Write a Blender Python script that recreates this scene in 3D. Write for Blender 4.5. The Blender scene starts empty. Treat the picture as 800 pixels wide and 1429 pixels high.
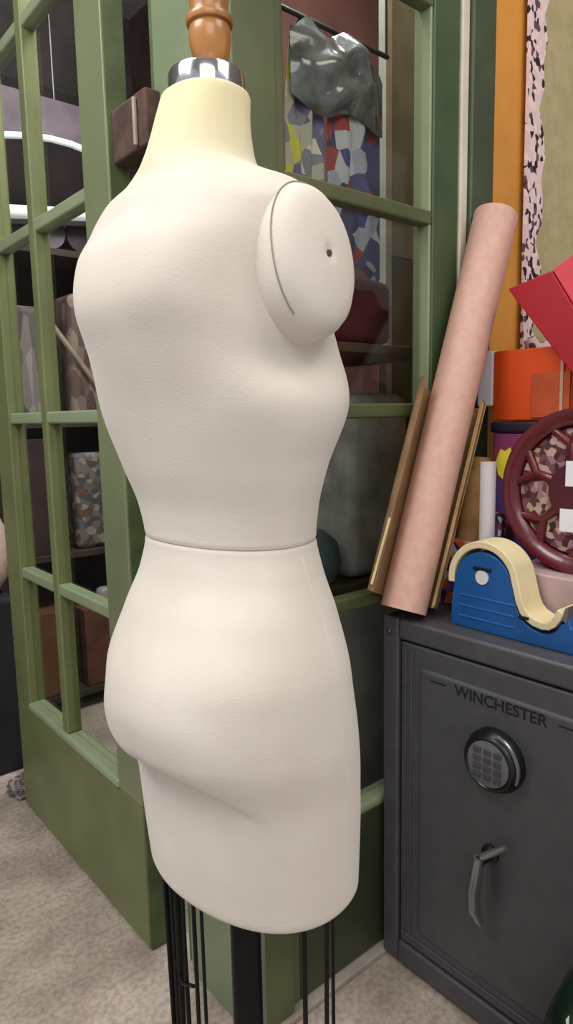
import bpy, bmesh, math, random
from math import sin, cos, pi, radians, exp
from mathutils import Vector, Matrix
import numpy as np
random.seed(7)
scn = bpy.context.scene
COL = scn.collection
# ------------------------------------------------------------------ materials
def lin(c):
    return tuple(((v/255)/12.92 if v/255 <= .04045 else ((v/255+.055)/1.055)**2.4) for v in c)
_mats = {}
def mat(name, c, rough=.6, metal=0., var=.12, scale=12., bump=0., bscale=200., c2=None, spec=.5, emit=0., coat=0.):
    """principled material whose colour is broken up by object-space noise"""
    if name in _mats: return _mats[name]
    m = bpy.data.materials.new(name); m.use_nodes = True
    nt = m.node_tree; b = nt.nodes['Principled BSDF']
    tc = nt.nodes.new('ShaderNodeTexCoord')
    n = nt.nodes.new('ShaderNodeTexNoise'); n.inputs['Scale'].default_value = scale; n.inputs['Detail'].default_value = 6
    r = nt.nodes.new('ShaderNodeValToRGB')
    a = lin(c); d = lin(c2) if c2 else tuple(x*(1-var*2) for x in a)
    a2 = a if c2 else tuple(min(1, x*(1+var)) for x in a)
    r.color_ramp.elements[0].position = .32; r.color_ramp.elements[1].position = .68
    r.color_ramp.elements[0].color = (*d, 1); r.color_ramp.elements[1].color = (*a2, 1)
    nt.links.new(tc.outputs['Object'], n.inputs['Vector']); nt.links.new(n.outputs['Fac'], r.inputs['Fac'])
    nt.links.new(r.outputs['Color'], b.inputs['Base Color'])
    b.inputs['Roughness'].default_value = rough; b.inputs['Metallic'].default_value = metal
    b.inputs['Specular IOR Level'].default_value = spec; b.inputs['Coat Weight'].default_value = coat
    if emit:
        b.inputs['Emission Color'].default_value = (*a, 1); b.inputs['Emission Strength'].default_value = emit
    if bump:
        n2 = nt.nodes.new('ShaderNodeTexNoise'); n2.inputs['Scale'].default_value = bscale
        bp = nt.nodes.new('ShaderNodeBump'); bp.inputs['Strength'].default_value = bump; bp.inputs['Distance'].default_value = .002
        nt.links.new(tc.outputs['Object'], n2.inputs['Vector']); nt.links.new(n2.outputs['Fac'], bp.inputs['Height'])
        nt.links.new(bp.outputs['Normal'], b.inputs['Normal'])
    _mats[name] = m; return m
def spots(name, cols, scale=30., rough=.7, pos=None, stretch=(1,1,1)):
    """patchy print: voronoi cells ramped through several colours"""
    if name in _mats: return _mats[name]
    m = bpy.data.materials.new(name); m.use_nodes = True
    nt = m.node_tree; b = nt.nodes['Principled BSDF']
    tc = nt.nodes.new('ShaderNodeTexCoord'); mp = nt.nodes.new('ShaderNodeMapping'); mp.inputs['Scale'].default_value = stretch
    v = nt.nodes.new('ShaderNodeTexVoronoi'); v.inputs['Scale'].default_value = scale
    sx = nt.nodes.new('ShaderNodeSeparateColor'); r = nt.nodes.new('ShaderNodeValToRGB'); r.color_ramp.interpolation = 'CONSTANT'
    el = r.color_ramp.elements
    while len(el) < len(cols): el.new(.5)
    for i, c in enumerate(cols):
        el[i].position = pos[i] if pos else i/len(cols); el[i].color = (*lin(c), 1)
    nt.links.new(tc.outputs['Object'], mp.inputs['Vector']); nt.links.new(mp.outputs['Vector'], v.inputs['Vector'])
    nt.links.new(v.outputs['Color'], sx.inputs['Color']); nt.links.new(sx.outputs['Red'], r.inputs['Fac'])
    nt.links.new(r.outputs['Color'], b.inputs['Base Color']); b.inputs['Roughness'].default_value = rough
    _mats[name] = m; return m
def glass(name, refl=.035, tint=(244, 246, 242)):
    if name in _mats: return _mats[name]
    m = bpy.data.materials.new(name); m.use_nodes = True; nt = m.node_tree
    for n in list(nt.nodes): nt.nodes.remove(n)
    o = nt.nodes.new('ShaderNodeOutputMaterial'); mx = nt.nodes.new('ShaderNodeMixShader')
    t = nt.nodes.new('ShaderNodeBsdfTransparent'); t.inputs['Color'].default_value = (*lin(tint), 1)
    g = nt.nodes.new('ShaderNodeBsdfGlossy'); g.inputs['Roughness'].default_value = .04
    lw = nt.nodes.new('ShaderNodeLayerWeight'); lw.inputs['Blend'].default_value = .5
    f = nt.nodes.new('ShaderNodeMath'); f.operation = 'POWER'; f.inputs[1].default_value = 5; nt.links.new(lw.outputs['Facing'], f.inputs[0])
    nz = nt.nodes.new('ShaderNodeTexNoise'); nz.inputs['Scale'].default_value = 5
    ad = nt.nodes.new('ShaderNodeMath'); ad.operation = 'MULTIPLY_ADD'; ad.inputs[1].default_value = refl
    nt.links.new(nz.outputs['Fac'], ad.inputs[0]); nt.links.new(f.outputs[0], ad.inputs[2])
    nt.links.new(ad.outputs[0], mx.inputs['Fac']); nt.links.new(t.outputs[0], mx.inputs[1]); nt.links.new(g.outputs[0], mx.inputs[2])
    nt.links.new(mx.outputs[0], o.inputs['Surface']); _mats[name] = m; return m
# ------------------------------------------------------------------ mesh helpers
def link(name, bm, m, parent=None, smooth=True, bevel=0., seg=2, angle=40):
    me = bpy.data.meshes.new(name); bmesh.ops.recalc_face_normals(bm, faces=bm.faces); bm.to_mesh(me); bm.free()
    for mm in (m if isinstance(m, (list, tuple)) else [m]): me.materials.append(mm)
    o = bpy.data.objects.new(name, me); COL.objects.link(o)
    if smooth:
        me.polygons.foreach_set('use_smooth', [True]*len(me.polygons))
        if hasattr(me, 'set_sharp_from_angle'): me.set_sharp_from_angle(angle=radians(angle))
    if bevel:
        b = o.modifiers.new('bevel', 'BEVEL'); b.width = bevel; b.segments = seg; b.limit_method = 'ANGLE'; b.angle_limit = radians(50)
        w = o.modifiers.new('wn', 'WEIGHTED_NORMAL')
    if parent is not None:
        o.parent = parent; o.matrix_parent_inverse = Matrix.Translation(-parent.location) if not any(parent.rotation_euler) and parent.parent is None else parent.matrix_basis.inverted()
    return o
def tag(o, label=None, cat=None, group=None, kind=None):
    if label: o['label'] = label
    if cat: o['category'] = cat
    if group: o['group'] = group
    if kind: o['kind'] = kind
    return o
def root(name, loc, label, cat, group=None):
    o = bpy.data.objects.new(name, None); o.location = loc; o.empty_display_size = .05; COL.objects.link(o)
    return tag(o, label, cat, group)
def box(bm, x0, x1, y0, y1, z0, z1, mi=0, M=None):
    vs = [bm.verts.new((x, y, z)) for x in (x0, x1) for y in (y0, y1) for z in (z0, z1)]
    if M is not None:
        for v in vs: v.co = M @ v.co
    for f in ((0,1,3,2),(4,6,7,5),(0,4,5,1),(2,3,7,6),(0,2,6,4),(1,5,7,3)):
        fc = bm.faces.new([vs[i] for i in f]); fc.material_index = mi
    return bm
def B(*a, **k): return box(bmesh.new(), *a, **k)
def tube(bm, pts, r, n=12, cap=True, mi=0):
    pts = [Vector(p) for p in pts]; rs = r if isinstance(r, (list, tuple)) else [r]*len(pts)
    rings = []; up = None
    for i, p in enumerate(pts):
        d = (pts[min(i+1, len(pts)-1)]-pts[max(i-1, 0)]).normalized()
        if up is None: up = d.orthogonal().normalized()
        u = (up-d*up.dot(d)).normalized(); up = u; w = d.cross(u)
        rings.append([bm.verts.new(p+(u*cos(2*pi*k/n)+w*sin(2*pi*k/n))*rs[i]) for k in range(n)])
    for a, b in zip(rings, rings[1:]):
        for k in range(n):
            f = bm.faces.new((a[k], a[(k+1)%n], b[(k+1)%n], b[k])); f.material_index = mi
    if cap:
        for q in (rings[0], rings[-1]): f = bm.faces.new(q); f.material_index = mi
    return bm
def T(*a, **k): return tube(bmesh.new(), *a, **k)
def lathe(bm, prof, c=(0,0,0), n=48, M=None, mi=0):
    c = Vector(c); rings = []
    for (r, z) in prof:
        ring = []
        for k in range(n):
            v = Vector((r*cos(2*pi*k/n), r*sin(2*pi*k/n), z))
            if M is not None: v = M @ v
            ring.append(bm.verts.new(c+v))
        rings.append(ring)
    for a, b in zip(rings, rings[1:]):
        for k in range(n):
            f = bm.faces.new((a[k], a[(k+1)%n], b[(k+1)%n], b[k])); f.material_index = mi
    for q in (rings[0], rings[-1]):
        f = bm.faces.new(q); f.material_index = mi
    return bm
def prism(bm, poly, axis, a, b, mi=0):
    """extrude polygon (u,v) along axis ('x': u=y v=z ; 'y': u=x v=z ; 'z': u=x v=y)"""
    def P(u, v, t): return {'x': (t,u,v), 'y': (u,t,v), 'z': (u,v,t)}[axis]
    A = [bm.verts.new(P(u, v, a)) for u, v in poly]; Bv = [bm.verts.new(P(u, v, b)) for u, v in poly]
    n = len(poly)
    for q in (A, Bv): f = bm.faces.new(q); f.material_index = mi
    for i in range(n): f = bm.faces.new((A[i], A[(i+1)%n], Bv[(i+1)%n], Bv[i])); f.material_index = mi
    return bm
def part(name, bm, m, parent, **k): return link(name, bm, m, parent, **k)
def one(name, bm, m, label, cat, group=None, **k): return tag(link(name, bm, m, None, **k), label, cat, group)
def struct(name, bm, m, parent=None, **k):
    o = link(name, bm, m, parent, **k)
    if parent is None: o['kind'] = 'structure'
    return o
def text(name, s, size, loc, rot, m, parent, ext=.0006, align='CENTER', sx=1):
    cu = bpy.data.curves.new(name, 'FONT'); cu.body = s; cu.size = size; cu.extrude = ext; cu.offset = .0005; cu.align_x = align; cu.align_y = 'CENTER'
    o = bpy.data.objects.new(name, cu); COL.objects.link(o); cu.materials.append(m)
    bpy.context.view_layer.update(); dg = bpy.context.evaluated_depsgraph_get()
    me = bpy.data.meshes.new_from_object(o.evaluated_get(dg)); bpy.data.objects.remove(o)
    ob = bpy.data.objects.new(name, me); COL.objects.link(ob)
    Mx = Matrix.Translation(loc) @ rot.to_4x4() @ Matrix.Diagonal((sx, 1, 1, 1)); me.transform(Mx)
    ob.parent = parent; ob.matrix_parent_inverse = Matrix.Translation(-parent.location)
    return ob
FACE_NX = Matrix(((0,0,-1),(-1,0,0),(0,1,0)))      # text facing -X: right = -Y, up = Z
# ------------------------------------------------------------------ palette
def floor_mat():
    m = bpy.data.materials.new('worn_concrete'); m.use_nodes = True; nt = m.node_tree; b = nt.nodes['Principled BSDF']
    tc = nt.nodes.new('ShaderNodeTexCoord')
    n1 = nt.nodes.new('ShaderNodeTexNoise'); n1.inputs['Scale'].default_value = 7; n1.inputs['Detail'].default_value = 8
    n2 = nt.nodes.new('ShaderNodeTexNoise'); n2.inputs['Scale'].default_value = 85; n2.inputs['Detail'].default_value = 4
    r1 = nt.nodes.new('ShaderNodeValToRGB'); r2 = nt.nodes.new('ShaderNodeValToRGB'); mx = nt.nodes.new('ShaderNodeMix'); mx.data_type = 'RGBA'; mx.blend_type = 'MULTIPLY'
    mx.inputs['Factor'].default_value = 1
    r1.color_ramp.elements[0].position = .3; r1.color_ramp.elements[1].position = .7
    r1.color_ramp.elements[0].color = (*lin((156,140,128)), 1); r1.color_ramp.elements[1].color = (*lin((204,188,174)), 1)
    r2.color_ramp.elements[0].position = .35; r2.color_ramp.elements[1].position = .6
    r2.color_ramp.elements[0].color = (.72,.70,.69,1); r2.color_ramp.elements[1].color = (1,1,1,1)
    for n in (n1, n2): nt.links.new(tc.outputs['Object'], n.inputs['Vector'])
    nt.links.new(n1.outputs['Fac'], r1.inputs['Fac']); nt.links.new(n2.outputs['Fac'], r2.inputs['Fac'])
    nt.links.new(r1.outputs['Color'], mx.inputs['A']); nt.links.new(r2.outputs['Color'], mx.inputs['B'])
    nt.links.new(mx.outputs['Result'], b.inputs['Base Color']); b.inputs['Roughness'].default_value = .75
    bp = nt.nodes.new('ShaderNodeBump'); bp.inputs['Strength'].default_value = .25; bp.inputs['Distance'].default_value = .004
    nt.links.new(n2.outputs['Fac'], bp.inputs['Height']); nt.links.new(bp.outputs['Normal'], b.inputs['Normal'])
    return m
M_floor = floor_mat()
M_green = mat('green_door_paint', (112,118,76), .38, var=.08, scale=6, bump=.15, bscale=60)
M_green2 = mat('olive_door_paint', (92,98,64), .42, var=.12, scale=6, bump=.15, bscale=60)
M_green3 = mat('lit_green_gloss_paint', (142,154,122), .32, var=.08, scale=4, bump=.12, bscale=60)  # lit copy of the door green: light on mouldings, muntins and bead as colour
M_stile = mat('lit_stile_gloss_paint', (120,130,96), .28, var=.08, scale=4, bump=.12, bscale=60)  # door green paled to carry the light reflected on the near stile
M_post = mat('lit_post_gloss_paint', (124,138,108), .28, var=.08, scale=4, bump=.12, bscale=60)  # post green paled, the light falling on it is in the colour
M_edge = mat('shaded_olive_paint', (86,100,62), .6, var=.15, scale=14)  # olive darkened for the shaded leaf edge and recessed stop
M_glass = glass('door_glass')
M_dark = mat('dark_plaster', (58,44,48), .9, var=.2, scale=3)
M_form = None
M_blackmetal = mat('black_iron', (24,24,26), .45, .6)
M_chrome = mat('chrome', (205,205,212), .12, 1., var=.03)
M_wood = mat('turned_wood', (176,118,62), .35, var=.18, scale=18, coat=.3)
M_safe = mat('charcoal_powder_coat', (84,82,85), .42, .25, var=.06, scale=30, bump=.2, bscale=500)
M_safed = mat('charcoal_groove', (20,20,22), .6)
M_silver = mat('brushed_silver', (150,150,152), .3, 1., var=.1)
M_black = mat('black_plastic', (18,18,19), .35)
# ------------------------------------------------------------------ room shell
struct('floor', B(-1.6, 4.2, -1.6, 4.2, -.05, 0), M_floor, smooth=False)
struct('ceiling', B(-1.6, 4.2, -1.6, 4.2, 3.0, 3.05), mat('ceiling_white', (205,203,196), .9), smooth=False)
struct('wall_back', B(-1.6, 4.2, 4.0, 4.1, 0, 3.0), M_dark, smooth=False)
struct('wall_far', B(4.1, 4.2, -1.6, 4.0, 0, 3.0), M_dark, smooth=False)
YR = .90                                              # front plane of the glazed door at the right
M_orange = mat('orange_wall_paint', (220,150,62), .6, var=.10, scale=5)
struct('wall_right', B(1.345, 4.1, YR, 1.0, 0, 3.0), M_orange, smooth=False)
struct('wall_header', B(.65, 1.345, YR+.01, 1.0, 2.48, 3.0), M_green2, smooth=False)
struct('trim_1', B(.652, .742, .905, 1.115, 0, 3.0), M_post, bevel=.006)          # corner post
struct('trim_2', B(.668, .735, 1.115, 1.150, 0, 3.0), M_edge, bevel=.004)           # its set-back stop
struct('trim_3', B(1.238, 1.262, YR-.004, .955, 0, 2.48), mat('pale_weatherstrip', (214,206,186), .5, var=.05), bevel=.003)
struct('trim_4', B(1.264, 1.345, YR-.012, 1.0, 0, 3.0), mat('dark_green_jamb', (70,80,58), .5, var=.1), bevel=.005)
struct('trim_5', B(.70, 1.345, YR-.02, YR+.05, 0, .014), mat('pale_threshold', (176,164,152), .6), bevel=.003)
# ------------------------------------------------------------------ glazed door leaf on the left (runs along Y)
d1 = bpy.data.objects.new('door_1', None); COL.objects.link(d1); d1.location = (.636, 1.58, 0); d1['kind'] = 'structure'
X0, X1 = .614, .659
part('stile', B(X0, X1, 1.225, 1.335, .3351, 2.5), M_stile, d1, bevel=.004)
part('stile', B(X0, X1, 1.875, 1.985, .3351, 2.5), M_green, d1, bevel=.004)
part('closing_edge', B(X0+.003, X1-.002, 1.2205, 1.225, .006, 2.5), M_edge, d1, smooth=False)
part('bottom_rail', B(X0, X1, 1.225, 1.985, .006, .335), M_green, d1, bevel=.004)
part('rail_moulding', B(X0-.006, X1, 1.325, 1.880, .335, .360), M_green3, d1, bevel=.008)
part('top_rail', B(X0, X1, 1.335, 1.875, 2.42, 2.5), M_green, d1, bevel=.004)
part('muntin', B(X0+.001, X1-.006, 1.610, 1.646, .36, 2.42), M_green, d1, bevel=.005)
for z in (.735, 1.155, 1.590, 2.020):
    part('muntin', B(X0+.003, X1-.008, 1.335, 1.875, z-.014, z+.014), M_green3, d1, bevel=.005)
part('glass_pane', B(.634, .638, 1.335, 1.875, .36, 2.42), M_glass, d1, smooth=False)
lk = part('lock_case', B(.622, .665, 1.092, 1.2195, 1.612, 1.705), mat('rusty_brown', (84,62,52), .8, var=.25, scale=25), d1, bevel=.006)
part('lock_bolt', B(.614, .621, 1.118, 1.125, 1.617, 1.695), mat('worn_pale_metal', (168,150,142), .5), lk, bevel=.002)
# ------------------------------------------------------------------ glazed door leaf on the right (runs along X)
d2 = bpy.data.objects.new('door_2', None); COL.objects.link(d2); d2.location = (.97, YR+.02, 0); d2['kind'] = 'structure'
Y0, Y1 = YR, YR+.045
part('stile', B(.744, .768, Y0, Y1, .016, 2.45), M_green2, d2, bevel=.004)
part('stile', B(.655, .742, Y0-.012, Y0-.001+.005, .016, 2.45), M_green2, d2, bevel=.003)
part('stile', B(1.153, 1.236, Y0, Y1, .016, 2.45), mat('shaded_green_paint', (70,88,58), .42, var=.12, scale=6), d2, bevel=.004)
part('bottom_rail', B(.768, 1.153, Y0, Y1, .016, .335), mat('shaded_rail_paint', (62,70,46), .45, var=.12, scale=6), d2, bevel=.004)  # door green darkened, the shadow on this rail is painted in
part('rail_moulding', B(.766, 1.155, Y0-.004, Y1, .335, .358), M_green3, d2, bevel=.008)
part('top_rail', B(.768, 1.153, Y0, Y1, 2.36, 2.45), M_green2, d2, bevel=.004)
for z in (.785, 1.155, 1.535, 1.935):
    part('muntin', B(.768, 1.153, Y0+.001, Y1-.012, z-.014, z+.014), M_green2, d2, bevel=.005)
part('bead', B(1.146, 1.153, Y0+.004, Y1, .358, 2.36), M_green3, d2, bevel=.002)
part('glass_pane', B(.768, 1.153, Y0+.024, Y0+.028, .358, 2.36), M_glass, d2, smooth=False)

# ------------------------------------------------------------------ dress form
AX = Vector((.4133, .567, 0)); FR = Vector((.9903, .1392, 0)); BR = Vector((.1392, -.9903, 0))
TAB = np.array([  # z, half width, front depth, back depth, centre shift
 [.662,.1284,.0931,.0925,.000],[.70,.1303,.0937,.0985,.000],[.74,.1316,.0942,.1050,.000],[.78,.1325,.0920,.1130,.000],
 [.84,.1368,.0903,.1310,-.008],[.90,.1355,.084,.1247,-.014],[.96,.1206,.0821,.0946,-.018],[1.0,.1067,.079,.0686,-.022],[1.03,.0990,.0785,.0620,-.0235],[1.06,.1030,.080,.0650,-.025],
 [1.10,.1155,.0850,.0756,-.028],[1.16,.1330,.1030,.0900,-.032],[1.21,.1210,.1060,.1057,-.034],[1.25,.1180,.1010,.1154,-.035],[1.29,.1240,.0930,.1068,-.035],[1.32,.1275,.0800,.0884,-.035],
 [1.345,.1100,.0640,.0763,-.035],[1.36,.0800,.0550,.0640,-.035],[1.375,.0530,.0480,.0599,-.034],[1.39,.0470,.0430,.0546,-.033],[1.42,.0431,.0390,.0454,-.031],[1.438,.0425,.0380,.0400,-.029]])
def hermite(x, xs, ys):
    i = int(np.clip(np.searchsorted(xs, x)-1, 0, len(xs)-2)); h = xs[i+1]-xs[i]; t = (x-xs[i])/h
    def sl(j):
        if j == 0: return (ys[1]-ys[0])/(xs[1]-xs[0])
        if j == len(xs)-1: return (ys[-1]-ys[-2])/(xs[-1]-xs[-2])
        a = (ys[j]-ys[j-1])/(xs[j]-xs[j-1]); b = (ys[j+1]-ys[j])/(xs[j+1]-xs[j])
        return 0 if a*b <= 0 else 2*a*b/(a+b)
    m0, m1 = sl(i)*h, sl(i+1)*h
    return (2*t**3-3*t**2+1)*ys[i]+(t**3-2*t**2+t)*m0+(-2*t**3+3*t**2)*ys[i+1]+(t**3-t**2)*m1
def sgn(v, e): return math.copysign(abs(v)**e, v)
def body_pt(z, a, grow=0.):
    """a: angle from the back centre, positive to the body's right"""
    w, df, db, cz = (hermite(z, TAB[:,0], TAB[:,k]) for k in (1,2,3,4))
    s = w*sgn(sin(a), .92); c = cos(a)
    t = -(db if c > 0 else df)*sgn(c, .92)
    rr = 1 + grow/ max(.03, math.hypot(s, t)); s *= rr; t *= rr
    # bust
    for sd in (-1, 1):
        g = exp(-((s-sd*.068)/.046)**2-((z-1.172)/.050)**2)
        if c < 0: t += .026*g*min(1, -c*2.2)
    # seat: fold under the buttocks, cleft between them
    if c > 0:
        deg = math.degrees(math.atan2(sin(a), cos(a)))
        zc = .817-.030*((deg)/42)**2
        W = exp(-(abs(deg+4)/38)**4)
        dz = zc-z
        ramp = 1/(1+exp(-dz/.0022))
        under = .028*ramp*exp(-max(0, dz)/.055)*W
        over = (.005*exp(-((z-zc-.060)/.03)**2)-.006*(1-ramp)*exp(-max(0, -dz)/.012))*W
        cleft = .0015*exp(-((s+.012)/.010)**2)*exp(-((z-.835)/.035)**2)
        k = (-under+over-cleft)
        L = math.hypot(s, t); s += s/L*k; t += t/L*k
        # shoulder blades
        for sd in (-1, 1): t -= .006*exp(-((s-sd*.062)/.035)**2-((z-1.27)/.05)**2)
    # hollow under the arm caps
    for sd in (-1, 1):
        g = .014*exp(-((z-1.195)/.022)**2-((s-sd*.12)/.03)**2-((t+.0)/.05)**2); s -= sd*g
    # waist seam groove
    g = .0014*exp(-((z-1.030)/.0020)**2); L = math.hypot(s, t); s -= s/L*g; t -= t/L*g
    return AX+BR*s+FR*(t+cz)+Vector((0, 0, z))
def form_mat(name, tintneck=True):
    m = bpy.data.materials.new(name); m.use_nodes = True; nt = m.node_tree; b = nt.nodes['Principled BSDF']
    tc = nt.nodes.new('ShaderNodeTexCoord'); sp = nt.nodes.new('ShaderNodeSeparateXYZ')
    ge = nt.nodes.new('ShaderNodeNewGeometry')
    nt.links.new(ge.outputs['Position'], sp.inputs[0])
    n = nt.nodes.new('ShaderNodeTexNoise'); n.inputs['Scale'].default_value = 9; n.inputs['Detail'].default_value = 7
    nt.links.new(tc.outputs['Object'], n.inputs['Vector'])
    r = nt.nodes.new('ShaderNodeValToRGB')
    r.color_ramp.elements[0].position = .35; r.color_ramp.elements[1].position = .7
    r.color_ramp.elements[0].color = (*lin((214,203,190)), 1); r.color_ramp.elements[1].color = (*lin((224,214,203)), 1)
    nt.links.new(n.outputs['Fac'], r.inputs['Fac'])
    mr = nt.nodes.new('ShaderNodeMapRange'); mr.inputs[1].default_value = 1.335; mr.inputs[2].default_value = 1.41
    nt.links.new(sp.outputs['Z'], mr.inputs[0])
    mx = nt.nodes.new('ShaderNodeMix'); mx.data_type = 'RGBA'; mx.inputs['B'].default_value = (*lin((226,214,172)), 1)
    nt.links.new(mr.outputs[0], mx.inputs['Factor']); nt.links.new(r.outputs['Color'], mx.inputs['A'])
    nt.links.new(mx.outputs['Result'], b.inputs['Base Color'])
    b.inputs['Roughness'].default_value = .85; b.inputs['Specular IOR Level'].default_value = .25; b.inputs['Sheen Weight'].default_value = .15
    wv = nt.nodes.new('ShaderNodeTexNoise'); wv.inputs['Scale'].default_value = 420; wv.inputs['Detail'].default_value = 2
    nt.links.new(tc.outputs['Object'], wv.inputs['Vector'])
    bp = nt.nodes.new('ShaderNodeBump'); bp.inputs['Strength'].default_value = .18; bp.inputs['Distance'].default_value = .0015
    nt.links.new(wv.outputs['Fac'], bp.inputs['Height']); nt.links.new(bp.outputs['Normal'], b.inputs['Normal'])
    return m
M_form = form_mat('aged_cream_linen')
M_under = mat('dark_underside', (40,34,30), .9)
M_thread = mat('grey_beige_thread', (150,138,122), .9)
form = root('dress_form', (AX.x, AX.y, 0), 'cream linen dressmaker torso form with turned wood knob, seen from behind on a black stand', 'dress form')
bm = bmesh.new(); NA = 160
zl = sorted(set([round(z, 4) for z in np.concatenate([np.linspace(.662, .76, 18), np.linspace(.762, .87, 46), np.linspace(.875, 1.015, 30), np.linspace(1.018, 1.042, 16), np.linspace(1.047, 1.31, 50), np.linspace(1.314, 1.40, 36), np.linspace(1.404, 1.438, 10)])]))
rings = []
for z in zl:
    rings.append([bm.verts.new(body_pt(z, 2*pi*k/NA)) for k in range(NA)])
for a, b in zip(rings, rings[1:]):
    for k in range(NA): bm.faces.new((a[k], a[(k+1)%NA], b[(k+1)%NA], b[k]))
def shrink(ring, f, dz):
    c = sum((v.co for v in ring), Vector())/len(ring)
    return [bm.verts.new(c+(v.co-c)*f+Vector((0, 0, dz))) for v in ring]
prev = rings[0]
for f, dz in ((.985, -.004), (.955, -.006)):
    q = shrink(rings[0], f, dz)
    for k in range(NA): bm.faces.new((prev[k], q[k], q[(k+1)%NA], prev[(k+1)%NA]))
    prev = q
fc = bm.faces.new(prev); fc.material_index = 1
prev = rings[-1]
for f, dz in ((.97, .003), (.92, .0045)):
    q = shrink(rings[-1], f, dz)
    for k in range(NA): bm.faces.new((prev[k], prev[(k+1)%NA], q[(k+1)%NA], q[k]))
    prev = q
bm.faces.new(prev)
torso = part('torso', bm, [M_form, M_under], form, angle=60)
# arm caps: domed covers over the armholes
def arm_cap(sd):
    bm = bmesh.new(); c = AX+BR*(sd*.1125)+FR*(-.031)+Vector((0, 0, 1.276)); n = 64; rs = []
    tilt = Matrix.Rotation(radians(-8)*sd, 3, FR)
    lv = [(1.0, -.030), (1.0, -.006), (.99, .006), (.965, .0135), (.90, .0210), (.78, .0270), (.60, .0310), (.38, .0335), (.2, .0345), (.10, .0340), (.05, .0318)]
    for f, h in lv:
        rg = []
        for k in range(n):
            t = 2*pi*k/n; zz = sgn(sin(t), .96)*.0655*f; tt = sgn(cos(t), .93)*.0525*f
            rg.append(bm.verts.new(c+tilt @ (BR*sd*h+FR*tt+Vector((0, 0, zz)))))
        rs.append(rg)
    for a, b in zip(rs, rs[1:]):
        for k in range(n): bm.faces.new((a[k], a[(k+1)%n], b[(k+1)%n], b[k]))
    bm.faces.new(rs[-1]); bm.faces.new(rs[0])
    o = part('arm_cap', bm, M_form, form, angle=60)
    pts = []
    for k in range(41):
        t = radians(80+150*k/40); pts.append(c+tilt @ (BR*sd*.0155+FR*sgn(cos(t), .93)*.0525*.957+Vector((0, 0, sgn(sin(t), .96)*.0655*.957))))
    s = link('seam', T(pts, .0006, 6), M_thread, None); s.parent = o
    bm = bmesh.new()
    s = link('screw', lathe(bm, [(.0001, .0), (.0026, .0), (.0026, .002), (.0001, .0025)], c+tilt @ (BR*sd*.0318), 16, Matrix(((BR*sd).to_tuple(), (0,0,1), FR.to_tuple())).transposed() @ Matrix(((0,0,1),(1,0,0),(0,1,0)))), mat('dark_screw', (92,70,66), .6), None)
    s.parent = o
    for ch in o.children: ch.matrix_parent_inverse = o.matrix_parent_inverse.copy() @ Matrix.Identity(4); ch.matrix_parent_inverse = Matrix.Identity(4)
    return o
for sd in (1, -1): arm_cap(sd)
def ring_tube(z, a0, a1, r, grow, n=60):
    return T([body_pt(z, radians(a0+(a1-a0)*k/n), grow) for k in range(n+1)], r, 6)
part('waist_seam', ring_tube(1.030, -180, 180, .0006, .0000, 120), M_thread, form)
part('side_seam', T([body_pt(.667+(1.02-.667)*k/40, radians(92), -.0005) for k in range(41)], .0007, 6), mat('pale_seam_tape', (222,210,194), .9), form)
NK = AX+FR*(-.027)
part('neck_cap', lathe(bmesh.new(), [(.0355, 1.4405), (.0355, 1.459), (.0345, 1.4615), (.020, 1.4625), (.010, 1.466)], NK, 64), M_chrome, form)
part('finial', lathe(bmesh.new(), [(.0095, 1.4615), (.0100, 1.4707), (.0125, 1.4743), (.0165, 1.4800), (.0190, 1.4885), (.0197, 1.4963), (.0188, 1.5041), (.0182, 1.5055),
                                   (.0212, 1.5062), (.0222, 1.5091), (.0212, 1.5123), (.0180, 1.5133), (.0172, 1.5183), (.0185, 1.5282), (.0195, 1.5410), (.0190, 1.5552), (.0165, 1.5680), (.0115, 1.5779), (.0001, 1.5836)], NK+FR*.006, 48), M_wood, form)
PL = Vector((AX.x-.006, AX.y+.004, 0))
part('pole', T([PL+Vector((0, 0, .045)), PL+Vector((0, 0, .67))], .0185, 24), M_blackmetal, form)
part('pole_highlight', B(PL.x+.004, PL.x+.010, PL.y-.0225, PL.y-.0165, .08, .662), M_silver, form, bevel=.001)  # silver strip standing in for the highlight along the pole
part('base', lathe(bmesh.new(), [(.15, 0), (.152, .012), (.14, .022), (.06, .035), (.03, .055), (.022, .07)], PL, 48), M_blackmetal, form)
# wire cage below the hem
def wire(sd, ft, z1=.20, r=.0026, lean=(0, 0)):
    p = AX+BR*sd+FR*ft
    part('cage_wire', T([p+Vector((0, 0, .662)), p+BR*lean[0]*.5+FR*lean[1]*.5+Vector((0, 0, .42)), p+BR*lean[0]+FR*lean[1]+Vector((0, 0, z1))], r, 8), M_blackmetal, form)
for sd, ft, ln, r in ((-.092,-.050,(.012,0),.0028), (-.084,-.058,(.012,0),.0022), (-.076,-.054,(.008,0),.0036), (-.070,-.046,(.012,0),.0030), (-.060,-.060,(.006,0),.0036), (-.046,-.062,(.004,0),.0022),
                      (-.018,-.070,(.004,0),.0024), (-.010,-.066,(.004,0),.0020), (.086,-.010,(0,0),.0026), (.108,.000,(-.004,0),.0024), (.060,.070,(0,0),.0022), (-.070,.060,(0,0),.0022)):
    wire(sd, ft, .20, r, ln)
part('cage_ring', T([AX+BR*cos(2*pi*k/64)*.108+FR*sin(2*pi*k/64)*.078+Vector((0, 0, .20)) for k in range(65)], .003, 8, cap=False), M_blackmetal, form)
part('cage_clip', T([AX+BR*-.078+FR*-.052+Vector((0,0,.530)), AX+BR*-.050+FR*-.064+Vector((0,0,.518)), AX+BR*-.030+FR*-.064+Vector((0,0,.526))], .0022, 6), M_blackmetal, form)
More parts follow.
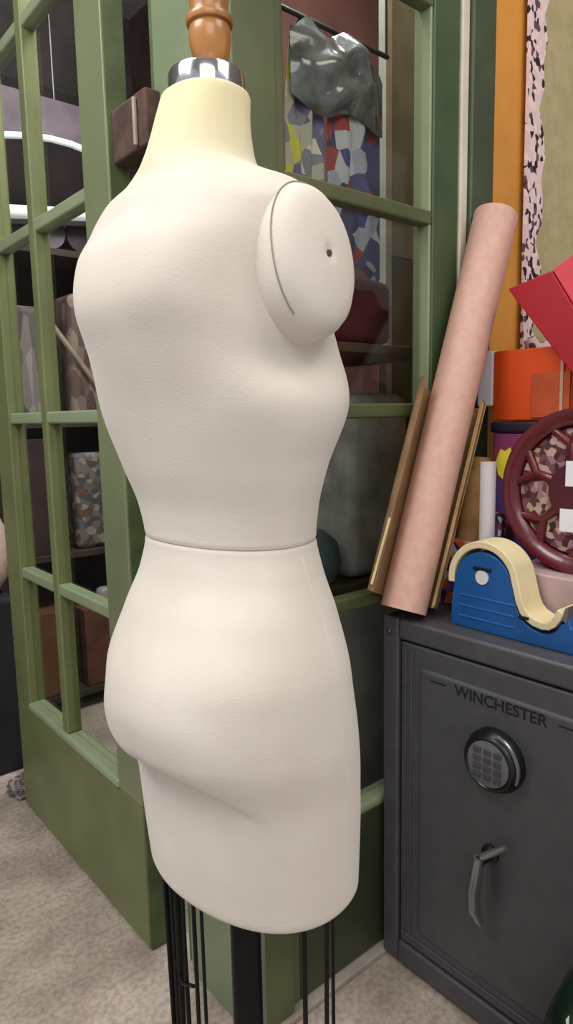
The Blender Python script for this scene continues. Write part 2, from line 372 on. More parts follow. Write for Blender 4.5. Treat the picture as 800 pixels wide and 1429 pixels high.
for k in range(3):
    a = 2*pi*k/3+.4
    part('base_strut', T([PL+Vector((cos(a)*.012, sin(a)*.012, .19)), PL+Vector((cos(a)*.10, sin(a)*.10, .20))], .004, 8), M_blackmetal, form)

# ------------------------------------------------------------------ safe
SX0, SX1, SY0, SY1, SH = .986, 1.44, .335, .886, .755
safe = root('safe', ((SX0+SX1)/2, (SY0+SY1)/2, 0), 'charcoal grey steel safe with keypad dial and lever handle beside the green door', 'safe')
bm = bmesh.new()
box(bm, SX0+.022, SX1, SY0, SY1, .012, SH)
part('cabinet', bm, M_safe, safe, bevel=.012, seg=3)
# front frame around the recessed door
for nm, a in (('frame_side', (SY1-.042, SY1-.001, .013, SH-.001)), ('frame_side', (SY0+.001, SY0+.042, .013, SH-.001)), ('frame_top', (SY0+.042, SY1-.042, SH-.042, SH-.001)), ('frame_bottom', (SY0+.042, SY1-.042, .013, .062))):
    part(nm, B(SX0, SX0+.05, *a), M_safe, safe, bevel=.007, seg=3)
dr = part('safe_door', B(SX0+.004, SX0+.05, SY0+.046, SY1-.046, .066, SH-.046), M_safe, safe, bevel=.005, seg=3)
bm = bmesh.new()
box(bm, SX0-.001, SX0+.02, SY0+.082, SY1-.092, .105, SH-.085)
part('door_panel', bm, M_safe, dr, bevel=.010, seg=3)
for y in (SY1-.058, SY1-.072):
    part('door_bead', B(SX0+.0005, SX0+.01, y-.004, y, .08, SH-.06), M_safe, dr, bevel=.002)
part('door_bead', B(SX0+.0005, SX0+.01, SY0+.06, SY1-.05, .084, .090), M_safe, dr, bevel=.002)
part('hinge_knob', lathe(bmesh.new(), [(.006, 0), (.006, .004), (.002, .006)], (SX0, SY1-.02, SH-.03), 16, Matrix.Rotation(radians(-90), 3, 'Y')), M_silver, safe)
XF = SX0-.0012
text('lettering', 'WINCHESTER', .0285, Vector((XF, .619, .650)), FACE_NX, M_safed, safe, .0004, sx=1.02)
part('lettering_rule', B(XF-.0004, XF+.001, .728, .762, .651, .6535), M_safed, safe, smooth=False)
part('lettering_rule', B(XF-.0004, XF+.001, .440, .510, .651, .6535), M_safed, safe, smooth=False)
RX = Matrix.Rotation(radians(-90), 3, 'Y')
DC = Vector((SX0-.001, .620, .552))
dial = part('keypad_dial', lathe(bmesh.new(), [(.056, 0), (.056, .010), (.053, .016), (.050, .024), (.047, .028), (.044, .029), (.042, .027), (.041, .026)], DC, 64, RX), M_black, safe)
part('keypad', lathe(bmesh.new(), [(.0405, .024), (.0405, .0275), (.038, .0285), (.0001, .0288)], DC, 48, RX), mat('grey_keypad', (112,110,112), .5, .2), dial)
bm = bmesh.new()
for r in range(4):
    for c in range(3):
        y = DC.y+(1-c)*.020; z = DC.z+.022-r*.0150
        box(bm, DC.x-.0312, DC.x-.0285, y-.0072, y+.0072, z-.005, z+.005)
part('keypad_keys', bm, mat('dark_keys', (70,69,71), .5), dial, bevel=.001)
bm = bmesh.new(); tube(bm, [DC+Vector((-.020, -cos(radians(t))*.0535, sin(radians(t))*.0535)) for t in range(-20, 80, 5)], .0042, 8)
part('dial_highlight', bm, M_silver, dial)  # silver arc modelled as the highlight on the black dial ring
HC = Vector((SX0-.001, .626, .372))
hd = part('lever_handle', lathe(bmesh.new(), [(.016, 0), (.016, .006), (.010, .010), (.0085, .034), (.010, .038), (.0001, .041)], HC, 32, RX), M_black, safe)
bm = bmesh.new(); tube(bm, [HC+Vector((-.036, .001, .006)), HC+Vector((-.038, .004, -.02)), HC+Vector((-.040, .009, -.06)), HC+Vector((-.039, .007, -.095)), HC+Vector((-.034, -.004, -.120))], [.0095, .0112, .0125, .0112, .0060], 16)
part('lever', bm, mat('dark_nickel', (158,156,156), .3, .8), hd)
bm = bmesh.new(); tube(bm, [HC+Vector((-.034, -.004, .010)), HC+Vector((-.034, -.022, .026)), HC+Vector((-.031, -.046, .047))], [.0065, .0065, .0055], 12)
part('lever', bm, mat('dark_nickel', (158,156,156), .3, .8), hd)
Z0 = SH+.0005

# ------------------------------------------------------------------ things on the safe
M_pink = mat('pink_kraft_print', (214,170,154), .55, var=.06, scale=60, c2=(204,158,142))
def hollow(p0, p1, r, ri, n=48):
    bm = bmesh.new(); p0, p1 = Vector(p0), Vector(p1); d = (p1-p0).normalized(); u = d.orthogonal().normalized(); w = d.cross(u)
    q = [[bm.verts.new(p+(u*cos(2*pi*k/n)+w*sin(2*pi*k/n))*rr) for k in range(n)] for p, rr in ((p0, r), (p1, r), (p1, ri), (p0, ri))]
    for i in range(4):
        a, b = q[i], q[(i+1)%4]
        for k in range(n): bm.faces.new((a[k], a[(k+1)%n], b[(k+1)%n], b[k]))
    return bm
t0, t1 = Vector((.994, .838, Z0+.0155)), Vector((1.286, .8425, 1.548))
tb = root('gift_wrap_roll', (.994, .838, Z0), 'tall pink patterned paper roll leaning on the corner of the safe', 'paper roll')
part('roll', hollow(t0, t1, .0445, .037), M_pink, tb)
d = (t1-t0).normalized()
part('core', hollow(t0+d*.004, t1-d*.002, .0365, .031), mat('card_core', (190,140,120), .8), tb)
# kraft sheet curled round behind the roll
M_kraft = mat('kraft_card', (158,124,88), .7, var=.12, scale=25)
kr = root('cardboard_sheet', (1.05, .87, Z0), 'brown curled cardboard sheet standing behind the pink paper roll', 'cardboard')
bm = bmesh.new()
k0, k1 = Vector((.992, .838, Z0+.036)), Vector((1.148, .841, 1.188)); kd = (k1-k0).normalized()
uu = Vector((kd.z, 0, -kd.x)).normalized(); ww = Vector((0, 1, 0))
def sheet(bm, r0, r1, a0, a1, ra, rb, n=30):
    rows = []
    for i in range(2):
        for rr in (0, .0035):
            row = []
            for k in range(n+1):
                a = radians(a0+(a1-a0)*k/n)
                pt = (r0 if i == 0 else r1)+uu*cos(a)*(ra+rr)+ww*sin(a)*(rb+rr); row.append(bm.verts.new(pt))
            rows.append(row)
    A, A2, C, C2 = rows
    for k in range(n):
        for f in ((A[k],A[k+1],C[k+1],C[k]), (A2[k],C2[k],C2[k+1],A2[k+1]), (A[k],A2[k],A2[k+1],A[k+1]), (C[k],C[k+1],C2[k+1],C2[k])): bm.faces.new(f)
    bm.faces.new((A[0],C[0],C2[0],A2[0])); bm.faces.new((A[-1],A2[-1],C2[-1],C[-1]))
    return bm
part('sheet', sheet(bmesh.new(), k0, k1, -66, 178, .086, .0478), M_kraft, kr)
part('inner_sheet', sheet(bmesh.new(), k0+Vector((0,0,.001)), k0+(k1-k0)*.97, -50, 60, .081, .0455), mat('gold_card_edge', (196,162,104), .6), kr)
for a, f in ((-62, .985), (-40, 1.0)):
    ra = radians(a); p = k0+uu*cos(ra)*.087+ww*sin(ra)*.050
    part('edge_strip', T([p+Vector((0,0,.006)), p+(k1-k0)*f], .0035, 6), mat('gold_card_edge', (196,162,104), .6), kr)
p = k0+uu*-.0895+ww*.004
part('edge_strip', T([p+Vector((0,0,.012)), p+(k1-k0)*.33], .0026, 6), mat('pale_gold', (222,202,150), .5), kr)
# tape dispenser (long axis along Y, facing the camera side)
M_blue = mat('blue_plastic', (22,84,148), .35, var=.10, scale=10)
M_cream = mat('cream_plastic', (226,210,166), .45, var=.06)
td = root('tape_dispenser', (1.065, .62, Z0), 'blue and cream desk tape dispenser on the front edge of the safe', 'tape dispenser')
up = []
for k in range(17):
    a = radians(188-k*10.0)           # from the outer (high y) side over the top
    up.append((.686-cos(a)*.060, .846+sin(a)*.062))
up += [(.618,.822), (.610,.806), (.600,.796), (.586,.789), (.570,.786), (.556,.788), (.545,.796), (.536,.810), (.531,.822)]
low = [(.527,.820), (.520,.800), (.500,.790), (.488,.782), (.484,Z0), (.752,Z0), (.752,.800)]
XA, XB = 1.030, 1.086
body = [(.746,.838)]+[(y, z-.007) for y, z in up[1:-1]]+[(.528,.806)]+low
part('body', prism(bmesh.new(), body, 'x', XA, XB), M_blue, td, bevel=.002)
def strip(bm, pts, h, a, b):
    n = len(pts); off = []
    for i in range(n):
        p, q = pts[max(0, i-1)], pts[min(n-1, i+1)]; dy, dz = q[0]-p[0], q[1]-p[1]; L = math.hypot(dy, dz) or 1
        nx, nz = dz/L, -dy/L
        off.append((pts[i][0]+nx*h, pts[i][1]+nz*h))
    return prism(bm, pts+off[::-1], 'x', a, b)
part('cream_rim', strip(bmesh.new(), up, .013, XA-.002, XB+.002), M_cream, td, bevel=.002)
tr = part('tape_roll', lathe(bmesh.new(), [(.022, -.020), (.047, -.020), (.047, .020), (.022, .020)], ((XA+XB)/2, .686, .846), 48, RX), mat('clear_tape', (222,206,150), .3, var=.05), td)
part('tape_core', lathe(bmesh.new(), [(.006, -.031), (.013, -.031), (.013, .031), (.006, .031)], ((XA+XB)/2, .686, .856), 32, RX), mat('white_hub', (232,230,226), .5), td)
part('hub_slot', B(XA-.0035, XA, .668, .704, .868, .874), M_black, td, bevel=.001)
part('side_vent', B(XA-.003, XA+.002, .592, .612, .797, .803), M_black, td, bevel=.001)
part('cutter', prism(bmesh.new(), [(.536,.812), (.529,.832), (.524,.834), (.526,.806)], 'x', XA-.001, XB+.001), M_silver, td)
for zz in (.775, .795, .815):
    part('body_rib', B(XA-.0015, XA+.001, .62, .735, zz, zz+.004), mat('blue_rib', (30,98,165), .35), td, bevel=.001)
# flat pale box carrying the reel
one('flat_box', B(1.10, 1.234, .36, .690, Z0, .862), mat('dusty_pink_card', (176,150,150), .7), 'dusty pink flat box lying under the dark red reel', 'box', bevel=.004)
# dark red reel
M_reel = mat('maroon_plastic', (98,20,30), .3, var=.12, scale=8, coat=.3)
M_reel2 = mat('dark_maroon_plastic', (74,18,28), .45, var=.1)  # darker maroon of the hub
RC = Vector((1.165, .572, 1.008)); RR = .145
rl = root('ribbon_reel', (RC.x, RC.y, .8625), 'dark red spoked plastic reel standing on the flat pink box', 'reel')
bm = bmesh.new()
lathe(bm, [(.116, -.030), (RR, -.030), (RR+.0, -.024), (RR-.006, -.022), (RR-.006, .022), (RR, .024), (RR, .030), (.116, .030), (.116, -.030)][:-1], RC, 72, RX)
bm2 = bm
part('rim', bm2, M_reel, rl, angle=35)
bm = bmesh.new()
# bore of the rim is closed by n-gons from lathe: remove those caps
o = rl.children[0]; me = o.data; b2 = bmesh.new(); b2.from_mesh(me)
bmesh.ops.delete(b2, geom=[f for f in b2.faces if len(f.verts) > 8], context='FACES')
ed = [e for e in b2.edges if len(e.link_faces) == 1]; bmesh.ops.bridge_loops(b2, edges=ed); bmesh.ops.recalc_face_normals(b2, faces=b2.faces); b2.to_mesh(me); b2.free()
hub = part('hub', lathe(bmesh.new(), [(.012, -.034), (.050, -.034), (.052, -.028), (.052, .028), (.050, .034), (.012, .034)], RC, 48, RX), M_reel2, rl)
for k in range(6):
    a = radians(20+60*k); u = Vector((0, cos(a), sin(a)))
    sp_ = []
    for j in (-1, 1):
        a2 = a+j*.26; sp_.append(Vector((0, cos(a2), sin(a2))))
    bm = bmesh.new()
    tube(bm, [RC+u*.048+Vector((-.022, 0, 0)), RC+u*.082+Vector((-.022, 0, 0)), RC+sp_[0]*.119+Vector((-.022, 0, 0))], [.010, .008, .008], 10)
    tube(bm, [RC+u*.070+Vector((-.022, 0, 0)), RC+u*.086+Vector((-.022, 0, 0)), RC+sp_[1]*.119+Vector((-.022, 0, 0))], [.008, .008, .008], 10)
    part('spoke', bm, M_reel, rl)
wl = mat('white_label', (228,226,228), .5, var=.03)
part('label', B(RC.x-.0355, RC.x-.0342, .560, .590, 1.018, 1.062), wl, rl, smooth=False)
part('label', B(RC.x-.0355, RC.x-.0342, .562, .598, .938, .978), wl, rl, smooth=False)
# ribbon wound inside, seen through the spokes
part('wound_ribbon', lathe(bmesh.new(), [(.053, -.012), (.112, -.012), (.112, .020), (.053, .020)], RC, 48, RX), spots('pink_beige_ribbon', [(186,150,140), (110,64,70), (166,146,116), (80,40,48), (60,22,32), (150,110,116)], 90), rl)
# small upright white tube
one('white_tube', lathe(bmesh.new(), [(.0145, 0), (.0145, .300), (.012, .300), (.012, .005), (.0001, .005)], (1.112, .733, Z0), 24), mat('greyish_white_plastic', (196,188,192), .4, var=.05), 'narrow greyish white tube standing left of the dark red reel', 'tube')
# colourful printed paper bag at the far left
pb = root('printed_packet', (1.14, .838, Z0), 'multicoloured printed packet standing between paper roll and tape dispenser', 'packet')
part('packet', B(1.130, 1.154, .795, .868, Z0, .892), spots('orange_purple_print', [(200,90,30), (120,70,130), (210,160,60), (40,40,90), (190,180,190), (150,40,40)], 55), pb, bevel=.004)
part('packet_edge', B(1.1275, 1.1298, .852, .868, Z0, .892), mat('grey_edge', (140,132,136), .6), pb, smooth=False)
one('printed_pouch', B(1.190, 1.215, .755, .79, Z0, .945), spots('navy_white_print', [(36,34,60), (200,196,205), (60,50,90), (150,60,60), (24,22,30)], 70), 'small navy and white printed pouch behind the white tube', 'pouch', bevel=.006)
# tan paper roll leaning right of the pink roll
tp = root('tan_paper_roll', (1.20, .840, Z0), 'short tan orange paper roll leaning between cardboard sheet and white tube', 'paper roll')
part('roll', hollow((1.200, .846, Z0+.012), (1.278, .849, 1.045), .034, .027), mat('tan_paper', (196,146,92), .6, var=.18, scale=20), tp)
part('tape_band', hollow((1.2278, .847, .859), (1.2430, .8476, .915), .0346, .0335), mat('rust_band', (170,92,50), .6), tp)
# purple box with orange box on top
pu = root('purple_box', (1.33, .69, Z0), 'purple and navy printed box with yellow emblem behind the dark red reel', 'box')
M_purp = spots('purple_print', [(84,60,128), (124,48,92), (66,50,112), (140,54,88)], 14)
part('carton', B(1.240, 1.42, .560, .809, Z0, 1.105), M_purp, pu, bevel=.004)
bm = bmesh.new(); prism(bm, [(.788,1.072), (.798,1.047), (.792,1.020), (.780,1.010), (.768,1.024), (.758,1.054), (.766,1.076), (.778,1.068)], 'x', 1.2370, 1.2398)
part('emblem', bm, mat('yellow_print', (232,214,60), .5), pu, smooth=False)
bm = bmesh.new(); prism(bm, [(.758,1.032), (.766,1.012), (.781,.997), (.771,.987), (.751,1.007)], 'x', 1.2370, 1.2398)
part('emblem', bm, mat('lilac_print', (190,150,190), .5), pu, smooth=False)
part('lid', B(1.235, 1.425, .555, .813, 1.1055, 1.128), mat('dark_lid', (30,30,48), .4), pu, bevel=.005)
ob = root('orange_box', (1.33, .73, 1.1285), 'bright orange box with white end lying on the purple box', 'box')
part('carton', B(1.262, 1.40, .652, .825, 1.129, 1.272), mat('bright_orange_card', (222,78,18), .5, var=.10, scale=7), ob, bevel=.004)
part('white_end', B(1.260, 1.401, .8255, .862, 1.160, 1.274), mat('white_card', (224,220,228), .5, var=.04), ob, bevel=.003)
part('rust_flap', B(1.2575, 1.2615, .655, .735, 1.135, 1.222), mat('rust_card', (200,84,40), .6, var=.15), ob, bevel=.001)
part('beige_strip', B(1.2555, 1.2575, .668, .674, 1.132, 1.250), mat('beige_strip', (200,170,140), .6), ob, smooth=False)
# dark carton at frame edge carrying the red box
# ------------------------------------------------------------------ red box
rb = root('red_box', (1.25, .60, 1.273), 'bright red tilted box resting on top of the orange box', 'box')
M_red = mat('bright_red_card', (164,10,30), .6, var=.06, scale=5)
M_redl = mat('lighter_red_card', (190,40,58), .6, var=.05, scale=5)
def quadbox(pts_front, depth, m, name):
    bm = bmesh.new(); d = Vector(depth)
    A = [bm.verts.new(Vector(p)) for p in pts_front]; Bv = [bm.verts.new(Vector(p)+d) for p in pts_front]
    n = len(A); bm.faces.new(A); bm.faces.new(Bv)
    for i in range(n): bm.faces.new((A[i], A[(i+1)%n], Bv[(i+1)%n], Bv[i]))
    return part(name, bm, m, rb, bevel=.003)
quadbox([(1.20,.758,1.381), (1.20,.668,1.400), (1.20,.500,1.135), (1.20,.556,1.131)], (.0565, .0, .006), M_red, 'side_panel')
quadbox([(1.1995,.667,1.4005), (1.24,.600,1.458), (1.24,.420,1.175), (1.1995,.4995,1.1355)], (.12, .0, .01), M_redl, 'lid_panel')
# ------------------------------------------------------------------ cloth panel with animal print border on the orange wall
fp = root('wall_cloth', (1.9, YR-.01, 1.30), 'khaki burlap cloth with pink and black animal print border hanging on the orange wall', 'wall hanging')
M_khaki = mat('khaki_burlap', (190,174,132), .9, var=.10, scale=30, bump=.4, bscale=300, c2=(174,160,118))
part('cloth', B(1.515, 2.45, YR-.012, YR-.002, 1.28, 2.6), M_khaki, fp, bevel=.002)
M_leo = spots('animal_print', [(236,206,206), (40,24,30), (228,196,198), (226,198,200), (96,70,80), (240,214,210), (232,204,204)], 95, stretch=(1,1,.8))
random.seed(3)
lp = [(1.452+.012*k/26, 2.55-k*.0485) for k in range(27)]
rp = [(1.508+random.uniform(-.018, .026)+.012*k/26, 2.55-k*.0485) for k in range(27)]
part('print_border', prism(bmesh.new(), lp+rp[::-1], 'y', YR-.020, YR-.0125), M_leo, fp, smooth=False)
bm = bmesh.new(); tube(bm, [(1.475,YR-.03,1.315), (1.485,YR-.035,1.295), (1.51,YR-.035,1.288), (1.54,YR-.035,1.300), (1.57,YR-.035,1.31)], [.012, .016, .016, .014, .010], 10)
part('border_curl', bm, M_leo, fp)

# ------------------------------------------------------------------ bottom right corner

# ------------------------------------------------------------------ back room seen through the glass
def thingbox(name, c, label, cat, x0, x1, y0, y1, z0, z1, group=None, bevel=.004):
    return one(name, B(x0, x1, y0, y1, z0, z1), c, label, cat, group, bevel=bevel)
M_sh = mat('dark_shelf_wood', (66,50,42), .7, var=.2, scale=8)
sh = root('shelving_unit', (1.2, 2.75, 0), 'dark wooden shelving unit behind the left glazed door', 'shelf')
for x in (.80, 1.62): part('upright', B(x, x+.03, 2.50, 2.95, 0, 2.9), M_sh, sh, bevel=.002)
SHZ = (.06, .62, 1.12, 1.74)
for z in SHZ: part('shelf_board', B(.831, 1.619, 2.50, 2.95, z, z+.025), M_sh, sh, bevel=.002)
part('back_panel', B(.80, 1.65, 2.951, 2.965, 0, 2.9), mat('dim_back_panel', (60,48,50), .9, var=.25, scale=5), sh, smooth=False)
random.seed(11)
bolt_cols = [((126,104,92),'brown'), ((150,134,120),'greyish beige'), ((104,84,76),'dark brown'), ((138,112,104),'mauve brown'), ((112,104,100),'grey'), ((96,64,52),'rust brown')]
def bolt(x, z, r, c, lab, y0=2.52, y1=2.90):
    o = one('fabric_bolt', lathe(bmesh.new(), [(r*.25, 0), (r, 0), (r, y1-y0), (r*.25, y1-y0)], (x, y0, z+r), 28, Matrix.Rotation(radians(-90), 3, 'X')), mat('bolt_'+str(c), c, .85, var=.25, scale=18), lab, 'fabric roll', 'fabric rolls on the shelving unit')
# shelf 1 (floor shelf)
thingbox('plank_box', mat('brown_plank', (128,88,58), .7, var=.2, scale=10), 'orange brown wooden crate on the lowest shelf behind the left door', 'crate', .86, 1.02, 2.52, 2.85, .0855, .42)
thingbox('brick_box', mat('brick_red_card', (112,66,50), .8, var=.2, scale=14), 'brick red carton on the lowest shelf beside the wooden crate', 'box', 1.06, 1.30, 2.52, 2.85, .0855, .40)
thingbox('white_jar', mat('pale_ceramic', (190,182,176), .4), 'small pale jar on top of the brick red carton', 'jar', 1.14, 1.20, 2.54, 2.60, .4005, .47, bevel=.02)
# shelf 2
thingbox('print_bundle', spots('grey_brown_print', [(120,110,104), (86,76,74), (150,142,136), (110,80,60), (96,100,108)], 40), 'grey and brown printed fabric bundle on the second shelf', 'fabric bundle', 1.06, 1.28, 2.52, 2.85, .6455, 1.02, bevel=.02)
thingbox('maroon_box', mat('maroon_card', (66,44,46), .8, var=.2), 'dark maroon carton left of the printed fabric bundle', 'box', .85, 1.02, 2.52, 2.85, .6455, 1.08)
# shelf 3
thingbox('brown_folded_cloth', spots('brown_cloth', [(112,90,82), (128,106,96), (90,70,64), (146,126,114), (104,82,76)], 32, .9, stretch=(1,1,.35)), 'tall brown folded cloth on the third shelf', 'cloth', 1.07, 1.26, 2.52, 2.85, 1.1455, 1.62, bevel=.03)
thingbox('grey_folded_cloth', spots('grey_cloth', [(128,118,116), (100,92,92), (152,142,138), (84,74,76)], 28, .9, stretch=(1,1,.3)), 'grey folded cloth left of the tall brown cloth', 'cloth', .86, 1.03, 2.52, 2.85, 1.1455, 1.56, bevel=.03)
one('pale_stick', T([(.965, 2.5095, 1.545), (1.10, 2.5095, 1.365), (1.252, 2.5095, 1.157)], .010, 10), mat('pale_wood', (176,156,138), .6), 'pale wooden stick leaning across the brown cloth behind the left door', 'stick')
# shelf 4: bolts under the lamp
for i, (x, r) in enumerate(((.90,.055), (1.02,.06), (1.145,.06), (1.27,.06))):
    bolt(x, 1.7655, r, [(96,84,92),(120,108,116),(84,70,80),(108,92,98)][i], ['leftmost dusky violet fabric roll on the top shelf under the white lamp', 'pale mauve fabric roll, second from the left on the top shelf', 'dark plum fabric roll, third from the left on the top shelf', 'mauve brown fabric roll at the right end of the top shelf'][i])
# hanging lights in the back room
M_tube = mat('white_lamp_tube', (245,246,250), .4, emit=.55, var=.0)
hl = root('tube_lamp', (.95, 2.47, 1.86), 'straight white tube lamp glowing behind the left glazed door', 'lamp')
part('tube', T([(.72, 2.465, 1.838), (1.26, 2.465, 1.905)], .022, 16), M_tube, hl)
part('bracket', B(.8315, .8420, 2.489, 2.53, 1.7652, 1.86), M_black, hl)
part('housing', prism(bmesh.new(), [(.70,1.800),(1.28,1.872),(1.28,1.935),(.70,1.863)], 'y', 2.4885, 2.4998), mat('grey_lamp_housing', (120,112,118), .6), hl, bevel=.003)
al = root('curved_lamp', (1.05, 2.40, 2.12), 'curved white glowing strip arching above the straight tube lamp', 'lamp')
part('strip', T([(.70, 2.45, 2.055), (.80, 2.45, 2.078), (.867, 2.45, 2.096), (.94, 2.45, 2.110), (1.016, 2.45, 2.118), (1.09, 2.45, 2.117), (1.173, 2.45, 2.104), (1.23, 2.45, 2.086), (1.28, 2.45, 2.064)], .011, 10), M_tube, al)
part('shade', prism(bmesh.new(), [(.70,2.06),(.86,2.10),(1.02,2.125),(1.18,2.11),(1.28,2.07),(1.28,2.26),(.70,2.26)], 'y', 2.47, 2.485), mat('mauve_shade', (112,96,108), .7, var=.15), al, smooth=False)
part('hanger', T([(1.05, 2.477, 2.25), (1.05, 2.477, 2.9995)], .004, 6), M_black, al)
# behind the right door
one('dark_red_curtain', B(1.2, 2.9, 2.0, 2.02, .3, 2.999), mat('dark_red_brown_cloth', (84,50,44), .9, var=.2, scale=4), 'dark red brown curtain hanging behind the right glazed door', 'curtain', smooth=False)
rk = root('metal_rack', (1.40, 1.27, 0), 'pale grey metal rack post behind the right glazed door', 'rack')
part('post', B(1.395, 1.42, 1.24, 1.265, 0, 2.9), mat('pale_grey_paint', (142,142,132), .5), rk, bevel=.002)
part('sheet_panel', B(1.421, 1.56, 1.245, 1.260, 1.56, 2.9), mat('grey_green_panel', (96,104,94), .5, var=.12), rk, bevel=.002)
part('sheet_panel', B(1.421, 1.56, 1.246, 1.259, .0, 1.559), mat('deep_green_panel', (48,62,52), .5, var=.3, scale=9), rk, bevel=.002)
part('shelf_board', B(1.02, 1.394, 1.13, 1.50, .72, .74), M_sh, rk, bevel=.002)
part('shelf_board', B(.90, 1.394, 1.04, 1.50, 1.28, 1.30), M_sh, rk, bevel=.002)
part('post', B(1.02, 1.045, 1.475, 1.50, 0, 2.2), M_sh, rk, bevel=.002)
def bag(name, label, m, x0, x1, z0, z1, y, cat='bag', th=.03, bt=.0, seed=1):
    random.seed(seed); bm = bmesh.new(); n, k = 14, 14; F = []; Bk = []
    for j in range(k+1):
        v = j/k; fr, bk = [], []
        for i in range(n+1):
            u = i/n; pin = 1-.22*max(0, v-.8)*5*abs(u-.5)
            x = x0+(x1-x0)*(.5+(u-.5)*(1-.35*max(0, (v-.75)/.25))); z = z0+(z1-z0)*v+.012*sin(9*u+seed)
            e = (1-abs(2*u-1)**3)*(1-abs(2*v-1)**3); w = .008*sin(17*u+5*v+seed)+.007*sin(13*v-8*u)
            fr.append(bm.verts.new((x, y-th*e+w*e, z))); bk.append(bm.verts.new((x, y+bt*e+.0008, z)))
        F.append(fr); Bk.append(bk)
    for j in range(k):
        for i in range(n):
            bm.faces.new((F[j][i], F[j][i+1], F[j+1][i+1], F[j+1][i])); bm.faces.new((Bk[j][i], Bk[j+1][i], Bk[j+1][i+1], Bk[j][i+1]))
    for j in range(k):
        for i in (0, n): bm.faces.new((F[j][i], F[j+1][i], Bk[j+1][i], Bk[j][i]))
    for i in range(n):
        for j in (0, k): bm.faces.new((F[j][i], F[j][i+1], Bk[j][i+1], Bk[j][i]))
    return one(name, bm, m, label, cat)
hr = root('hanging_rail', (1.05, 1.07, 2.0), 'thin black rail carrying the grey plastic bag behind the right glazed door', 'rail')
part('bar', T([(.90, 1.07, 1.912), (1.21, 1.07, 1.912)], .0052, 8), M_black, hr)
for x in (.905, 1.205): part('hanger', T([(x, 1.07, 1.915), (x, 1.07, 2.9995)], .003, 6), M_black, hr)
bag('plastic_bag', 'grey shiny plastic bag hanging high behind the right glazed door', mat('grey_plastic_film', (112,112,116), .12, var=.35, scale=20, spec=1.), .925, 1.185, 1.752, 1.905, 1.0635, th=.03, bt=0, seed=2)
bag('printed_bag', 'blue and white printed bag standing on the maroon cushion behind the right door', spots('blue_white_print', [(60,56,120), (160,158,178), (70,62,112), (48,46,84), (186,182,192), (150,50,54)], 26), 1.032, 1.190, 1.454, 1.905, 1.0756, th=0, bt=.03, seed=3)
bag('flowered_bag', 'yellow flowered bag standing left of the blue printed bag', spots('yellow_flower_print', [(200,188,52), (130,122,140), (180,170,160), (100,88,130), (212,202,180)], 32), .918, 1.022, 1.314, 1.905, 1.0756, th=0, bt=.025, seed=4)
thingbox('maroon_cushion', mat('maroon_velvet', (74,16,30), .9, var=.2), 'dark maroon cushion on the rack shelf behind the right door', 'cushion', 1.050, 1.205, 1.050, 1.140, 1.3005, 1.440, bevel=.02)
thingbox('grey_fabric_stack', mat('grey_fabric', (160,158,158), .9, var=.2, scale=12), 'grey fabric stack on the lower rack shelf behind the right door', 'fabric stack', 1.17, 1.39, 1.15, 1.42, .7405, 1.20, bevel=.03)
thingbox('grey_cardboard', mat('pale_grey_card', (176,178,182), .7, var=.1), 'pale grey card panel leaning low behind the right door', 'card panel', 1.06, 1.39, 1.11, 1.125, .0, .70)
one('teal_bundle', lathe(bmesh.new(), [(.001, 0), (.06, .006), (.075, .05), (.065, .10), (.03, .13), (.001, .135)], (1.10, 1.22, .7405), 24), mat('teal_cloth', (72,92,98), .8, var=.35, scale=12), 'teal grey cloth bundle beside the grey fabric stack', 'cloth')

# ------------------------------------------------------------------ left margin
thingbox('black_trunk', mat('black_fabric', (18,17,22), .8, var=.3), 'black trunk on the floor under the cream cushion at the left edge', 'trunk', .25, .705, 2.20, 2.50, 0.0005, .590, bevel=.02)
one('grey_strap', B(.672, .695, 2.150, 2.156, .0005, .17), mat('blue_grey_webbing', (84,94,104), .7), 'short blue grey strip leaning on the black trunk', 'strip', bevel=.001)
bm = bmesh.new(); lathe(bm, [(.001, 0), (.06, .005), (.09, .05), (.102, .13), (.092, .22), (.06, .29), (.001, .305)], (.620, 2.31, .591), 40)
one('cream_pouf', bm, mat('cream_fleece', (206,192,176), .95, var=.12, scale=30, bump=.6, bscale=80, c2=(196,170,152)), 'cream fleecy rounded cushion at the left edge', 'cushion')
cs = root('floor_stand', (.66, 2.62, 0), 'black stand topped by a round gold disc at the left edge', 'stand')
part('post', T([(.69, 2.62, .02), (.69, 2.62, 1.36)], .014, 16), M_black, cs)
part('base', lathe(bmesh.new(), [(.10, 0), (.10, .012), (.03, .03), (.02, .05)], (.69, 2.62, 0), 32), M_black, cs)
part('disc', lathe(bmesh.new(), [(.001, -.012), (.062, -.012), (.068, 0), (.062, .012), (.001, .012)], (.758, 2.62, 1.455), 40, Matrix.Rotation(radians(90), 3, 'X')), mat('dark_gold', (104,78,34), .4, .4, var=.25), cs)
part('disc_rim', T([(.758+.070*cos(2*pi*k/40), 2.615, 1.455+.070*sin(2*pi*k/40)) for k in range(41)], .010, 10, cap=False), mat('cream_rim_paint', (206,196,160), .5), cs)
part('stem', lathe(bmesh.new(), [(.02, 1.30), (.045, 1.31), (.03, 1.375), (.015, 1.385)], (.735, 2.62, 0), 24), mat('cream_rim_paint', (206,196,160), .5), cs)
random.seed(5); bm = bmesh.new(); bmesh.ops.create_icosphere(bm, subdivisions=3, radius=.05)
for v in bm.verts: v.co = v.co*random.uniform(.75, 1.15); v.co.z = max(v.co.z*.6+.026, .0008)
for v in bm.verts: v.co += Vector((.635, 2.05, 0))
one('crumpled_net', bm, spots('grey_netting', [(120,110,104), (70,62,60), (150,140,132), (96,88,84)], 120), 'small crumpled grey netting on the floor at the foot of the left door', 'netting', smooth=False)
gx = root('green_bag', (.86, .375, 0), 'dark green glossy bag with pale print in the bottom right corner before the safe', 'bag')
bm = bmesh.new()
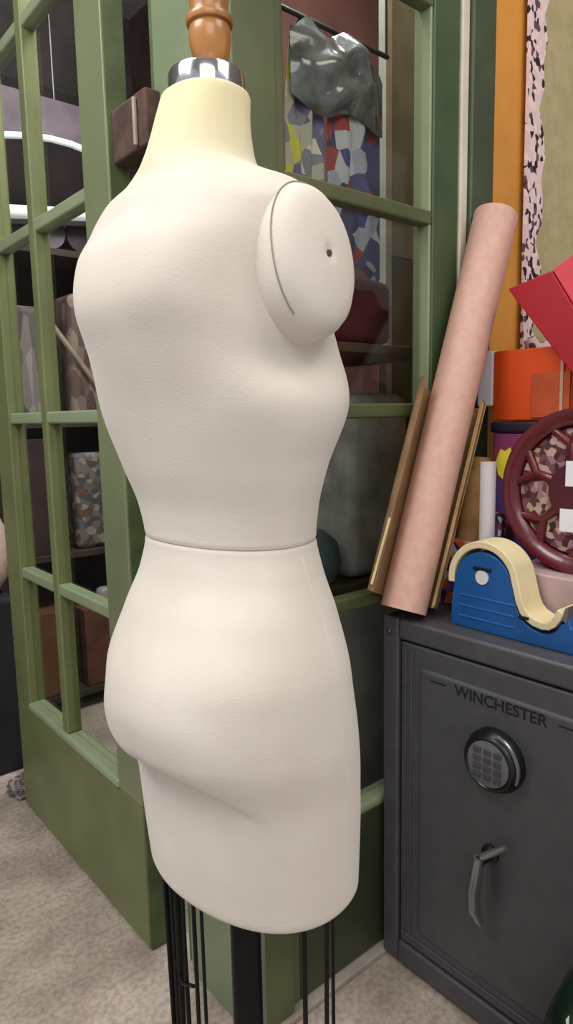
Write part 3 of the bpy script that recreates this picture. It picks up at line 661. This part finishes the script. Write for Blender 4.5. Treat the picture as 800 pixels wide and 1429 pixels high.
lathe(bm, [(.001, .0005), (.085, .0005), (.105, .03), (.111, .10), (.110, .17), (.101, .23), (.084, .30), (.066, .35), (.045, .39), (.018, .415), (.001, .418)], (.862, .352, 0), 40)
part('sack', bm, mat('dark_green_film', (18,42,30), .25, var=.3, scale=15), gx)
part('print', lathe(bmesh.new(), [(.001, 0), (.010, 0), (.010, .003), (.001, .004)], (.8015, .378, .335), 8, Matrix.Rotation(radians(-66), 3, 'Y')), mat('pale_green_print', (190,225,195), .5), gx)
# ------------------------------------------------------------------ lights
def area(name, loc, tgt, size, power, col, sy=None):
    l = bpy.data.lights.new(name, 'AREA'); l.energy = power; l.color = col; l.size = size
    if sy: l.shape = 'RECTANGLE'; l.size_y = sy
    o = bpy.data.objects.new(name, l); COL.objects.link(o); o.location = loc
    o.rotation_euler = (Vector(tgt)-Vector(loc)).to_track_quat('-Z', 'Y').to_euler(); return o
area('shop_light_main', (-.7, .9, 2.7), (.42, .6, 1.0), 1.0, 31, (1, .985, .96), .8)
area('shop_light_front', (-.5, -.9, 2.3), (.6, .6, .9), 1.2, 16, (1, .96, .92), 1.0)
area('shop_light_right', (1.0, -.6, 2.8), (1.3, .8, 1.0), .9, 16, (1, .95, .88), .9)
area('back_room_fill', (1.0, 1.35, 2.9), (1.05, 2.5, 1.2), .6, 55, (.95, .95, 1), .6)  # added fill, no fitting: brightens what shows through the glass
area('back_room_side_fill', (1.5, 1.15, 2.9), (1.15, 1.2, 1.2), .4, 12, (.97, .97, 1), .3)  # second added fill, for the goods behind the right door
w = bpy.data.worlds.new('world'); w.use_nodes = True; scn.world = w
w.node_tree.nodes['Background'].inputs[0].default_value = (.92, .95, 1, 1); w.node_tree.nodes['Background'].inputs[1].default_value = .55
# ------------------------------------------------------------------ camera
F, PITCH, ROLL, A = 950., radians(8.1), .02, radians(50)
f0 = Vector((cos(A), sin(A), 0)); r0 = Vector((sin(A), -cos(A), 0)); u0 = Vector((0, 0, 1))
fwd = f0*cos(PITCH)-u0*sin(PITCH); up = u0*cos(PITCH)+f0*sin(PITCH)
cr = r0*cos(ROLL)-up*sin(ROLL); cup = up*cos(ROLL)+r0*sin(ROLL)
cam = bpy.data.cameras.new('camera'); co = bpy.data.objects.new('camera', cam); COL.objects.link(co)
Rm = Matrix((cr, cup, -fwd)).transposed().to_4x4(); Rm.translation = Vector((0, 0, 1.15)); co.matrix_world = Rm
cam.sensor_fit = 'HORIZONTAL'; cam.sensor_width = 36; cam.lens = F*36/800; cam.clip_start = .02
scn.camera = co
scn.view_settings.view_transform = 'Standard'; scn.view_settings.look = 'None'; scn.view_settings.exposure = 0
